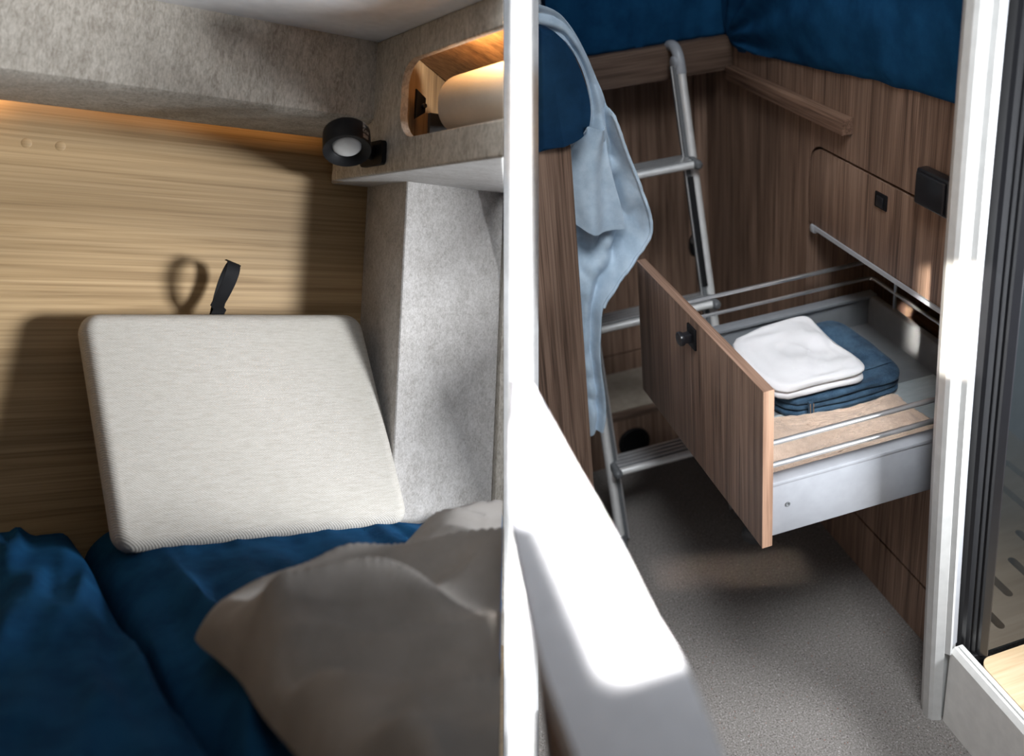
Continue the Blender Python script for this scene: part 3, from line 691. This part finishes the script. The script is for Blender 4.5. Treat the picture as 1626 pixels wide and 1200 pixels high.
# label strip on the right rail
bm = bmesh.new(); q0, q1 = Vector((XR_ - 0.0125, lad(0.80), 0.80)), Vector((XR_ - 0.0125, lad(0.55), 0.55))
prism(bm, [q0 + fwd * 0.0165 + Vector((0.004, 0, 0)), q0 + fwd * 0.004 + Vector((0.004, 0, 0)), q0 + fwd * 0.004 - Vector((0.006, 0, 0)), q0 + fwd * 0.0125 - Vector((0.006, 0, 0))], q1 - q0)
lb = part('label_strip', bm, 'black', t, 0)
for zt_ in (0.845, 0.530, 0.205):
    yy = lad(zt_) - 0.02; D_ = 0.062
    bm = bmesh.new(); bx(bm, XLd + 0.012, XR_ - 0.012, yy - D_ / 2 + 0.008, yy + D_ / 2, zt_ - 0.014, zt_ - 0.002, 0.002)
    tr = part('tread', bm, 'grey_dark', t)
    for k in range(4):
        y_ = yy - D_ / 2 + 0.021 + k * 0.0115
        part('tread_rib', box(XLd + 0.013, XR_ - 0.013, y_, y_ + 0.0062, zt_ - 0.003, zt_ + 0.0012, 0.0006), 'alu', tr)
    bm = bmesh.new(); tube(bm, [(XLd + 0.013, yy - D_ / 2 + 0.010, zt_ - 0.007), (XR_ - 0.013, yy - D_ / 2 + 0.010, zt_ - 0.007)], 0.0085, 16)
    part('tread_nose', bm, 'alu_white', tr)
    for X in (XLd + 0.006, XR_ - 0.006):
        bm = box(X - 0.008, X + 0.008, yy - D_ / 2 + 0.004, yy + D_ / 2 + 0.004, zt_ - 0.017, zt_ + 0.003, 0.005, seg=3)
        lathe(bm, (X, yy - D_ / 2 + 0.006, zt_ - 0.007), (0, -1, 0), [(-0.01, 0.010), (0.0, 0.0115), (0.006, 0.010), (0.010, 0.006), (0.011, 0)], 18)
        part('end_cap', bm, 'grey_dark', tr)

# support leg under the drawer
t = thing('support_leg', 'chrome leg with a grey foot on the floor below the drawer', 'leg', (0.86, 1.535, 0))
bm = bmesh.new(); lathe(bm, (0.862, 1.535, 0), (0, 0, 1), [(0, 0.026), (0.004, 0.027), (0.016, 0.026), (0.024, 0.019), (0.026, 0)], 28); part('foot', bm, 'grey_dark', t)
bm = bmesh.new(); tube(bm, [(0.862, 1.535, 0.02), (0.862, 1.535, 0.43)], 0.013, 18); part('tube', bm, 'chrome', t)

# drawer pulled out of the bay
XF = 0.616; ND, FD = 1.07, 1.563
t = thing('drawer', 'pulled out drawer with walnut front and grey tray', 'drawer', (0.85, 1.32, 0.455))
bm = box(XF, XF + 0.018, ND, FD, 0.455, 0.757, 0.001)
fr = part('front', bm, 'wood_v', t, 30)
part('edge_band', box(XF - 0.0002, XF + 0.0182, ND, FD, 0.7565, 0.7578), 'wood_edge', fr)
part('edge_band', box(XF - 0.0002, XF + 0.0182, ND - 0.0008, ND + 0.0002, 0.455, 0.7578), 'wood_edge_v', fr)
k0 = AR(1097, 532, 0, XF); ky, kz = k0.y - 0.005, k0.z
kn = part('knob_plate', box(XF - 0.004, XF + 0.001, ky - 0.018, ky + 0.014, kz - 0.020, kz + 0.022, 0.0015), 'black', fr)
bm = bmesh.new(); prism(bm, chaikin([(XF - 0.026, ky - 0.012, kz - 0.012), (XF - 0.026, ky + 0.014, kz - 0.012), (XF - 0.026, ky + 0.014, kz + 0.012), (XF - 0.026, ky - 0.012, kz + 0.012)], 2), (0.009, 0, 0), 0.002)
bx(bm, XF - 0.018, XF - 0.003, ky - 0.007, ky + 0.009, kz - 0.008, kz + 0.008, 0.002)
part('push_knob', bm, 'black_satin', kn)
XBK = 1.155; zs0, zs1 = 0.463, 0.567
def side(y0, y1, mat, out):
    bm = box(XF + 0.02, XBK, y0, y1, zs0, zs1, 0.0025)
    s = part('side_panel', bm, mat, t); return s
s1 = side(1.080, 1.100, 'grey_light', 1)
part('side_rim', box(XF + 0.02, XBK, 1.079, 1.104, zs1 - 0.004, zs1 + 0.004, 0.002), 'grey_light', s1)
bm = bmesh.new(); lathe(bm, (0.668, 1.0802, 0.521), (0, -1, 0), [(0, 0.0048), (0.0012, 0.0044), (0.0012, 0.0026), (0.0002, 0.002), (0.0002, 0)], 18); part('screw', bm, 'grey_dark', s1)
s2 = side(1.540, 1.556, 'grey_plastic', -1)
part('side_rim', box(XF + 0.02, XBK, 1.532, 1.557, zs1 - 0.004, zs1 + 0.004, 0.002), 'grey_plastic', s2)
part('back_panel', box(XBK - 0.016, XBK, 1.10, 1.54, zs0, zs1, 0.002), 'grey_plastic', t)
part('tray_floor', box(XF + 0.02, XBK - 0.01, 1.09, 1.545, zs0 + 0.004, 0.498), 'grey_plastic', t)
part('liner_mat', box(XF + 0.03, XBK - 0.02, 1.105, 1.32, 0.498, 0.5005), 'liner', t)
part('front_bracket', box(XF + 0.018, XF + 0.060, 1.525, 1.557, 0.52, 0.600, 0.003), 'grey_light', t)
part('bracket_cap', box(XF + 0.018, XF + 0.072, 1.520, 1.560, 0.598, 0.606, 0.002), 'grey_light', t)
for yy in (1.088,):
    for zz in (0.643, 0.600):
        bm = bmesh.new(); tube(bm, [(XF + 0.016, yy, zz), (XBK - 0.01, yy, zz)], 0.0045, 12); part('rail', bm, 'chrome', t)
bm = bmesh.new(); tube(bm, [(XF + 0.016, 1.55, 0.645), (XBK - 0.012, 1.55, 0.645)], 0.0045, 12); part('rail', bm, 'chrome', t)
bm = bmesh.new(); tube(bm, chaikin([Vector((XF + 0.016, 1.55, 0.604)), Vector((XBK - 0.03, 1.55, 0.604)), Vector((XBK - 0.004, 1.548, 0.604)), Vector((XBK - 0.004, 1.52, 0.604)), Vector((XBK - 0.004, 1.10, 0.604))], 2, False), 0.004, 10); part('rail', bm, 'chrome', t)
bm = bmesh.new(); tube(bm, [(XBK - 0.004, 1.47, 0.563), (XBK - 0.004, 1.47, 0.66)], 0.0035, 10); part('rail_post', bm, 'chrome', t)

# folded clothes in the drawer
def folded(outline, z0, z1, layers, seed, rough_amp, rings=16, bulge=0.010, it=2, slope=None, topn=0.004):
    """closed outline in the xy plane; rounded, layered sides and a soft uneven top"""
    pts = chaikin(outline, it); n = len(pts)
    c = sum(pts, Vector()) / n
    bm = bmesh.new(); rows = []
    ns = 6 * layers
    H = z1 - z0
    def zt(x, y): return (slope(x, y) if slope else 0.0)
    for i in range(ns + 1):
        k = i / ns; ph = (k * layers) % 1.0 if i < ns else 1.0
        out = bulge * (math.sin(PI * ph) ** 0.6 - 1.0) if layers > 1 or True else 0
        row = []
        for p in pts:
            d = (p - c); dl = d.length; d = d / dl
            q = c + d * (dl + out + rough_amp * nz(p.x * 18 + seed, p.y * 18, k * layers * 2.0))
            row.append(bm.verts.new(Vector((q.x, q.y, z0 + (H + zt(q.x, q.y)) * k))))
        rows.append(row)
    for i in range(1, rings):
        s = 1 - i / rings
        row = []
        for p in pts:
            d = (p - c); dl = d.length; d = d / dl
            q = c + d * ((dl - bulge) * s)
            row.append(bm.verts.new(Vector((q.x, q.y, z0 + H + zt(q.x, q.y) + topn * (nz(q.x * 13 + seed, q.y * 13, 1) + 0.9 * (0.4 - 2 * abs(nz(q.x * 9 + q.y * 6 + seed, q.y * 9 - q.x * 4, 2))) + 0.5 * (0.3 - 2 * abs(nz(q.x * 22 - q.y * 12 + seed, q.y * 16, 4)))) * min(1, i / 4) + topn * 0.3 * nz(q.x * 40 + seed, q.y * 40, 1)))))
        rows.append(row)
    cv = bm.verts.new(Vector((c.x, c.y, z0 + H + zt(c.x, c.y))))
    for a, b in zip(rows, rows[1:]):
        for k in range(n): bm.faces.new((a[k], a[(k + 1) % n], b[(k + 1) % n], b[k]))
    for k in range(n): bm.faces.new((rows[-1][k], rows[-1][(k + 1) % n], cv))
    bm.faces.new(rows[0][::-1])
    return bm
def flat(pxs, z): 
    r = []
    for a, b in pxs: p = AR(a, b, 2, z); r.append(Vector((p.x, p.y, 0)))
    return r
DF = 0.5008
# jeans
jo = flat([(1235, 640), (1175, 560), (1300, 508), (1335, 507), (1385, 545), (1428, 578), (1428, 596), (1395, 606), (1320, 628)], 0.542)
for p in jo: p.x = max(p.x, XF + 0.045)
t = thing('folded_jeans', 'folded dark blue jeans under the white shirt in the drawer', 'jeans', (0.85, 1.32, DF))
jb = folded(jo, DF, 0.543, 3, 3, 0.005, 24, 0.007, topn=0.006)
part('denim', jb, 'denim', t, 70)
for k, (a, b) in enumerate([((1362, 592), (1416, 575))]):
    bm = bmesh.new(); pa_, pb_ = AR(*a, 2, 0.545), AR(*b, 2, 0.545)
    tube(bm, [pa_.lerp(pb_, i / 12) + Vector((0, 0, 0.002)) for i in range(13)], 0.0009, 6); part('seam', bm, 'denim', t)
for q in ((1272, 633), (1292, 628), (1284, 643)):
    p = AR(*q, 2, 0.530); bm = bmesh.new()
    prism(bm, [(p.x - 0.005, p.y - 0.012, p.z - 0.012), (p.x + 0.005, p.y - 0.012, p.z - 0.012), (p.x + 0.005, p.y - 0.010, p.z + 0.012), (p.x - 0.005, p.y - 0.010, p.z + 0.012)], (0, 0.006, 0), 0.0015)
    lp = part('belt_loop', bm, 'denim', t)
    bm = bmesh.new()
    for dx in (-0.0035, 0.0035): tube(bm, [(p.x + dx, p.y - 0.0125, p.z - 0.010), (p.x + dx, p.y - 0.0108, p.z + 0.010)], 0.0006, 5)
    part('stitching', bm, 'stitch', lp)
# white shirt
to = flat([(1228, 622), (1150, 545), (1200, 520), (1262, 500), (1284, 499), (1300, 520), (1352, 560), (1374, 576), (1372, 588), (1330, 598), (1290, 606)], 0.578)
for p in to: p.x = max(p.x, XF + 0.04)
tb = folded(to, 0.5475, 0.580, 2, 8, 0.004, 28, 0.009, topn=0.008)
solo('folded_shirt', tb, 'tee', 'white folded shirt lying on the jeans in the drawer', 'shirt', (0.8, 1.33, 0.545), smooth=70)
# towel
wo = flat([(1190, 676), (1202, 668), (1300, 656), (1380, 640), (1416, 626), (1428, 627), (1440, 642), (1468, 658), (1496, 676), (1494, 694), (1380, 730), (1300, 752), (1232, 772), (1220, 768), (1204, 700)], 0.535)
for p in wo: p.x = max(p.x, XF + 0.032); p.y = max(p.y, 1.108)
wb = folded(wo, DF, 0.540, 2, 5, 0.003, 46, 0.007, 2)
bmesh.ops.subdivide_edges(wb, edges=[e for e in wb.edges if e.calc_length() > 0.004], cuts=1, use_grid_fill=True)
for v in wb.verts:
    if v.co.z > DF + 0.004: v.co += Vector((nz(v.co.x, v.co.y, v.co.z, 330), nz(v.co.y, v.co.z, v.co.x, 330), nz(v.co.z, v.co.x, v.co.y, 330))) * 0.0024
solo('folded_towel', wb, 'towel', 'peach terry towel folded at the near side of the drawer', 'towel', (0.85, 1.18, DF), smooth=80)

# ---- seat back, timber panel and hanging shirt at the aisle's left
YS = 1.52
pl = [AR(857, 234, 1, YS), AR(906, 226, 1, YS), AR(943.5, 783.6, 1, YS), AR(958, 980, 1, YS)]
xr0, xr1 = pl[1].x, pl[1].x
t = thing('seat_back', 'navy seat back on a walnut side panel left of the ladder', 'seat', (0.3, YS, 0))
bm = bmesh.new()
zt_ = pl[1].z; xl0 = AR(857, 236, 1, YS).x; xl1 = AR(857, 1100, 1, YS).x
bot = AR(957, 1000, 1, YS)
prism(bm, [(xl0, YS, zt_ + 0.02), (xr0, YS, zt_ + 0.02), (AR(943.5, 783.6, 1, YS).x, YS, AR(943.5, 783.6, 1, YS).z), (bot.x, YS, 0.0), (xl1, YS, 0.0)], (0, 0.022, 0), 0.001)
part('side_panel', bm, 'wood_v', t)
so = [(856, 44), (880, 50), (900, 68), (918, 100), (932, 138), (939, 172), (936, 205), (922, 222), (895, 234), (856, 245)]
pts = [AR(a, b, 1, YS - 0.012) for a, b in so]
pts = [pts[0]] + chaikin(pts[1:-1], 2, False) + [pts[-1]]
bm = bmesh.new(); prism(bm, pts, (0, 0.075, 0), 0.012, 4)
part('upholstery', bm, 'navy_seat', t, 50)
# hanging shirt
rows_px = [((852, 46), (852, 6), 0.00), ((878, 54), (874, 12), -0.01), ((898, 66), (893, 24), -0.012), ((916, 94), (913, 50), -0.01), ((930, 128), (934, 90), 0.0), ((938, 172), (955, 143), 0.01), ((934, 205), (974, 196), 0.015), ((905, 232), (990, 240), 0.02), ((890, 262), (1003, 268), 0.02), ((892, 300), (1019, 312), 0.02), ((895, 335), (1030, 348), 0.02), ((898, 372), (1027, 374), 0.02), ((902, 410), (1004, 406), 0.02), ((908, 445), (974, 444), 0.02), ((912, 478), (951, 479), 0.02), ((914, 515), (949, 513), 0.02), ((916, 560), (947, 560), 0.02), ((920, 610), (954, 608), 0.02), ((924, 650), (958, 648), 0.02), ((928, 697), (953, 678), 0.02)]
LR = []
for a, b, dy in rows_px:
    LR.append((AR(*a, 1, YS + 0.050 + dy), AR(*b, 1, YS + 0.050 + dy)))
Lc = chaikin([p for p, _ in LR], 2, False); Rc = chaikin([q for _, q in LR], 2, False)
nr = len(Lc); nu = 44
def shirt_fn(u, v):
    f = v * (nr - 1); i = min(int(f), nr - 2); k = f - i
    a = Lc[i].lerp(Lc[i + 1], k); b = Rc[i].lerp(Rc[i + 1], k)
    p = a.lerp(b, u)
    wd = (b - a).length
    amp = min(0.026, wd * 0.22)
    fold = math.sin(u * 9.5 + 3.0 * nz(p.x * 6, 2, p.z * 4)) * 0.55 + 1.0 * (0.5 - 2 * abs(nz(p.x * 22, 4, p.z * 9))) + 0.45 * (0.4 - 2 * abs(nz(p.x * 30 + p.z * 8, 1, p.z * 14)))
    hollow = 0.0
    roll = -0.022 * math.exp(-((1 - u) / 0.16) ** 2) if v > 0.3 else 0.0
    tip = sstep(0.30, 0.45, v) * (1 - sstep(0.62, 0.75, v)) * 0.024 * math.sin(PI * u)
    env = 0.3 + 0.7 * math.sin(PI * u)
    return p + Vector((0, amp * fold * env + roll + tip, 0))
bm = bmesh.new(); grid(bm, shirt_fn, nu, 150)
bmesh.ops.recalc_face_normals(bm, faces=bm.faces[:])
bmesh.ops.solidify(bm, geom=bm.faces[:], thickness=0.0025)
t = thing('hanging_shirt', 'pale blue linen shirt slung over the navy seat back', 'shirt', (0.4, YS + 0.06, 0.45))
part('shirt_body', bm, 'linen', t, 75)
# turned-back hem along the hanging edge
bm = bmesh.new(); hem = [shirt_fn(0.985, 0.30 + 0.43 * i / 60) + Vector((0, -0.004, 0)) for i in range(61)]
tube(bm, hem, [0.0035 + 0.001 * nz(i * 0.7, 0, 0) for i in range(61)], 8)
part('hem', bm, 'linen', t, 75)
# front placket fold: a second, shorter layer hanging inside
def inner_fn(u, v):
    f = (0.34 + 0.20 * v) * (nr - 1); i = min(int(f), nr - 2); k = f - i
    a = Lc[i].lerp(Lc[i + 1], k); b = Rc[i].lerp(Rc[i + 1], k)
    p = a.lerp(b, 0.05 + 0.60 * u)
    z = 0.018 * nz(u * 4, v * 2, 3)
    return p + Vector((0, -0.022 + 0.012 * math.sin(u * 8 + v * 2) + 0.5 * z, 0.018 * (1 - v) - 0.02 * v * math.sin(u * 3)))
bm = bmesh.new(); grid(bm, inner_fn, 30, 30); bmesh.ops.recalc_face_normals(bm, faces=bm.faces[:]); bmesh.ops.solidify(bm, geom=bm.faces[:], thickness=0.002)
part('sleeve', bm, 'linen', t, 75)

# ---- half-height wall with a white cap in the near foreground
ZW = 1.05
t = thing('half_wall', 'white capped half wall blurred in the near foreground', 'half wall', (0.14, 0.5, 0))
cp = [AR(a, b, 2, ZW) for a, b in ((1150, 1200), (1123, 1133), (1094, 1066), (1040, 975), (987, 866), (945, 789), (905, 718), (848, 606), (808, 600), (806, 800), (848, 1010), (870, 1080), (918, 1205), (1010, 1480), (1260, 1480))]
cp2 = cp
bm = bmesh.new(); prism(bm, cp2, (0, 0, -0.035), 0.006, 3)
part('cap', bm, 'white', t, 40)
q = [AR(a, b, 2, ZW) for a, b in ((1060, 1080), (850, 660), (832, 680), (830, 850), (852, 1020), (895, 1210), (980, 1460), (1225, 1460))]
bm = bmesh.new(); prism(bm, [(p.x, p.y, ZW - 0.036) for p in q], (0, 0, -(ZW - 0.036)), 0.001)
part('body', bm, 'wood_v', t)
# ---- shower cubicle at the right
def lean(z):
    T = [(0, 0), (0.3, -0.014), (0.6, -0.027), (0.9, -0.036), (1.2, -0.041), (2.0, -0.046)]
    for (a, b), (c, d) in zip(T, T[1:]):
        if z <= c: return b + (d - b) * (z - a) / (c - a)
    return T[-1][1]
ZT = 1.62
def post(bm, sec, z0, z1, n=12, k=1.0):
    rows = []
    for i in range(n + 1):
        z = z0 + (z1 - z0) * i / n
        rows.append([bm.verts.new(Vector((x + k * lean(z), y, z))) for x, y in sec])
    m = len(sec)
    for a, b in zip(rows, rows[1:]):
        for i in range(m): bm.faces.new((a[i], a[(i + 1) % m], b[(i + 1) % m], b[i]))
    bm.faces.new(rows[0][::-1]); bm.faces.new(rows[-1]); return bm
t = thing('shower_post', 'white corner post of the shower cubicle', 'post', (0.94, 1.02, 0))
bm = post(bmesh.new(), [(0.927, 1.030), (0.926, 1.014), (0.930, 1.008), (0.944, 1.003), (0.9455, 1.0035), (0.9455, 1.008), (0.975, 1.012), (0.975, 1.045), (0.935, 1.045)], 0, ZT)
part('profile', bm, 'white_post', t, 20)
bm = post(bmesh.new(), [(0.9465, 1.0045), (0.9525, 0.998), (0.9565, 0.998), (0.9575, 1.010), (0.947, 1.010)], 0.165, ZT)
part('cover_strip', bm, 'white_post', t, 20)
bm = post(bmesh.new(), [(0.958, 1.002), (0.972, 1.006), (0.974, 1.012), (0.958, 1.012)], 0.18, ZT)
part('inner_strip', bm, 'grey_light', t, 20)
# sill
t = thing('shower_sill', 'pale grey sill at the foot of the shower cubicle', 'sill', (0.95, 0.8, 0))
bm = bmesh.new()
prism(bm, [(0.948, 1.002, 0.0), (0.948, 1.002, 0.168), (0.956, 1.002, 0.176), (0.972, 1.002, 0.176), (0.978, 1.002, 0.168), (0.978, 1.002, 0.0)], (0, -0.75, 0))
part('panel', bm, 'sill', t, 20)
part('top_strip', box(0.962, 0.971, 0.26, 1.0, 0.176, 0.1785, 0.0008), 'white_post', t)
# tray, mat, door
solo('shower_tray', box(0.979, 1.55, 0.28, 1.0, 0.0, 0.095, 0.004), 'shower_tray', 'grey shower tray under the wooden mat', 'shower tray', (1.2, 0.6, 0))
MZ0, MZ1 = 0.125, 0.150
my1 = 0.984; mx0, mx1, my0 = 0.992, 1.50, 0.32
t = thing('shower_mat', 'pale plywood shower mat with long slots', 'mat', (1.2, 0.6, 0.095))
# the mat is made of strips between slots; every second column is offset
outer = [(mx0, my0), (mx1, my0), (mx1, my1), (mx0, my1)]
bm = bmesh.new()
vo = []
rc_ = 0.022
def arc2(cx, cy, a0, a1, r, n=6): return [(cx + r * math.cos(a0 + (a1 - a0) * i / n), cy + r * math.sin(a0 + (a1 - a0) * i / n)) for i in range(n + 1)]
ol = arc2(mx0 + rc_, my0 + rc_, PI, 1.5 * PI, rc_) + arc2(mx1 - rc_, my0 + rc_, 1.5 * PI, 2 * PI, rc_) + arc2(mx1 - rc_, my1 - rc_, 0, 0.5 * PI, rc_) + arc2(mx0 + rc_, my1 - rc_, 0.5 * PI, PI, rc_)
loops = [ol]
cols = [1.080 + 0.0667 * k for k in range(6)]
for k, cx in enumerate(cols):
    hw = 0.0085
    y = 0.955 if k % 2 == 0 else 0.985 - 0.085
    while y > my0 + 0.12:
        ya, yb_ = max(my0 + 0.05, y - 0.135), y
        loops.append(arc2(cx, yb_ - hw, 0, PI, hw, 6) + arc2(cx, ya + hw, PI, 2 * PI, hw, 6)); y -= 0.185
edges = []
for lp in loops:
    vs_ = [bm.verts.new(Vector((a, b, MZ1))) for a, b in lp]
    edges += [bm.edges.new((vs_[i], vs_[(i + 1) % len(vs_)])) for i in range(len(vs_))]
bmesh.ops.triangle_fill(bm, use_beauty=True, use_dissolve=False, edges=edges)
ext = bmesh.ops.extrude_face_region(bm, geom=bm.faces[:])
for v in [g for g in ext['geom'] if isinstance(g, bmesh.types.BMVert)]: v.co.z = MZ0
part('board', bm, 'ply', t, 30)
for xx in (1.02, 1.25, 1.46): part('batten', box(xx, xx + 0.02, my0 + 0.03, my1 - 0.03, 0.095, MZ0), 'dark_void', t)
# folding door: black frame and smoked glass
t = thing('shower_door', 'smoked glass folding shower door in a black frame', 'door', (1.05, 1.0, 0.1))
kf = 0.8
sec = [(0.978, 1.030), (0.985, 1.012), (0.990, 1.008), (0.993, 1.000), (0.996, 1.003), (0.999, 0.994), (1.002, 0.998), (1.005, 0.989), (1.016, 0.984), (1.018, 0.984), (1.019, 1.000), (1.019, 1.035)]
part('frame_profile', post(bmesh.new(), sec, 0.152, ZT, 12, kf), 'black_satin', t, 20)
part('frame_foot', box(0.986, 1.012, 0.990, 1.02, 0.097, 0.153, 0.002), 'black', t)
bm = post(bmesh.new(), [(1.019, 0.9895), (1.52, 0.9895), (1.52, 0.9955), (1.019, 0.9955)], 0.153, ZT, 12, kf)
part('glass', bm, 'glass', t, 0, 'smoked glass pane')
bm = post(bmesh.new(), [(1.0185, 0.9870), (1.0205, 0.9870), (1.0205, 0.9895), (1.0185, 0.9895)], 0.165, ZT, 12, kf)
part('glass_edge', bm, 'grey_edge', t, 0)
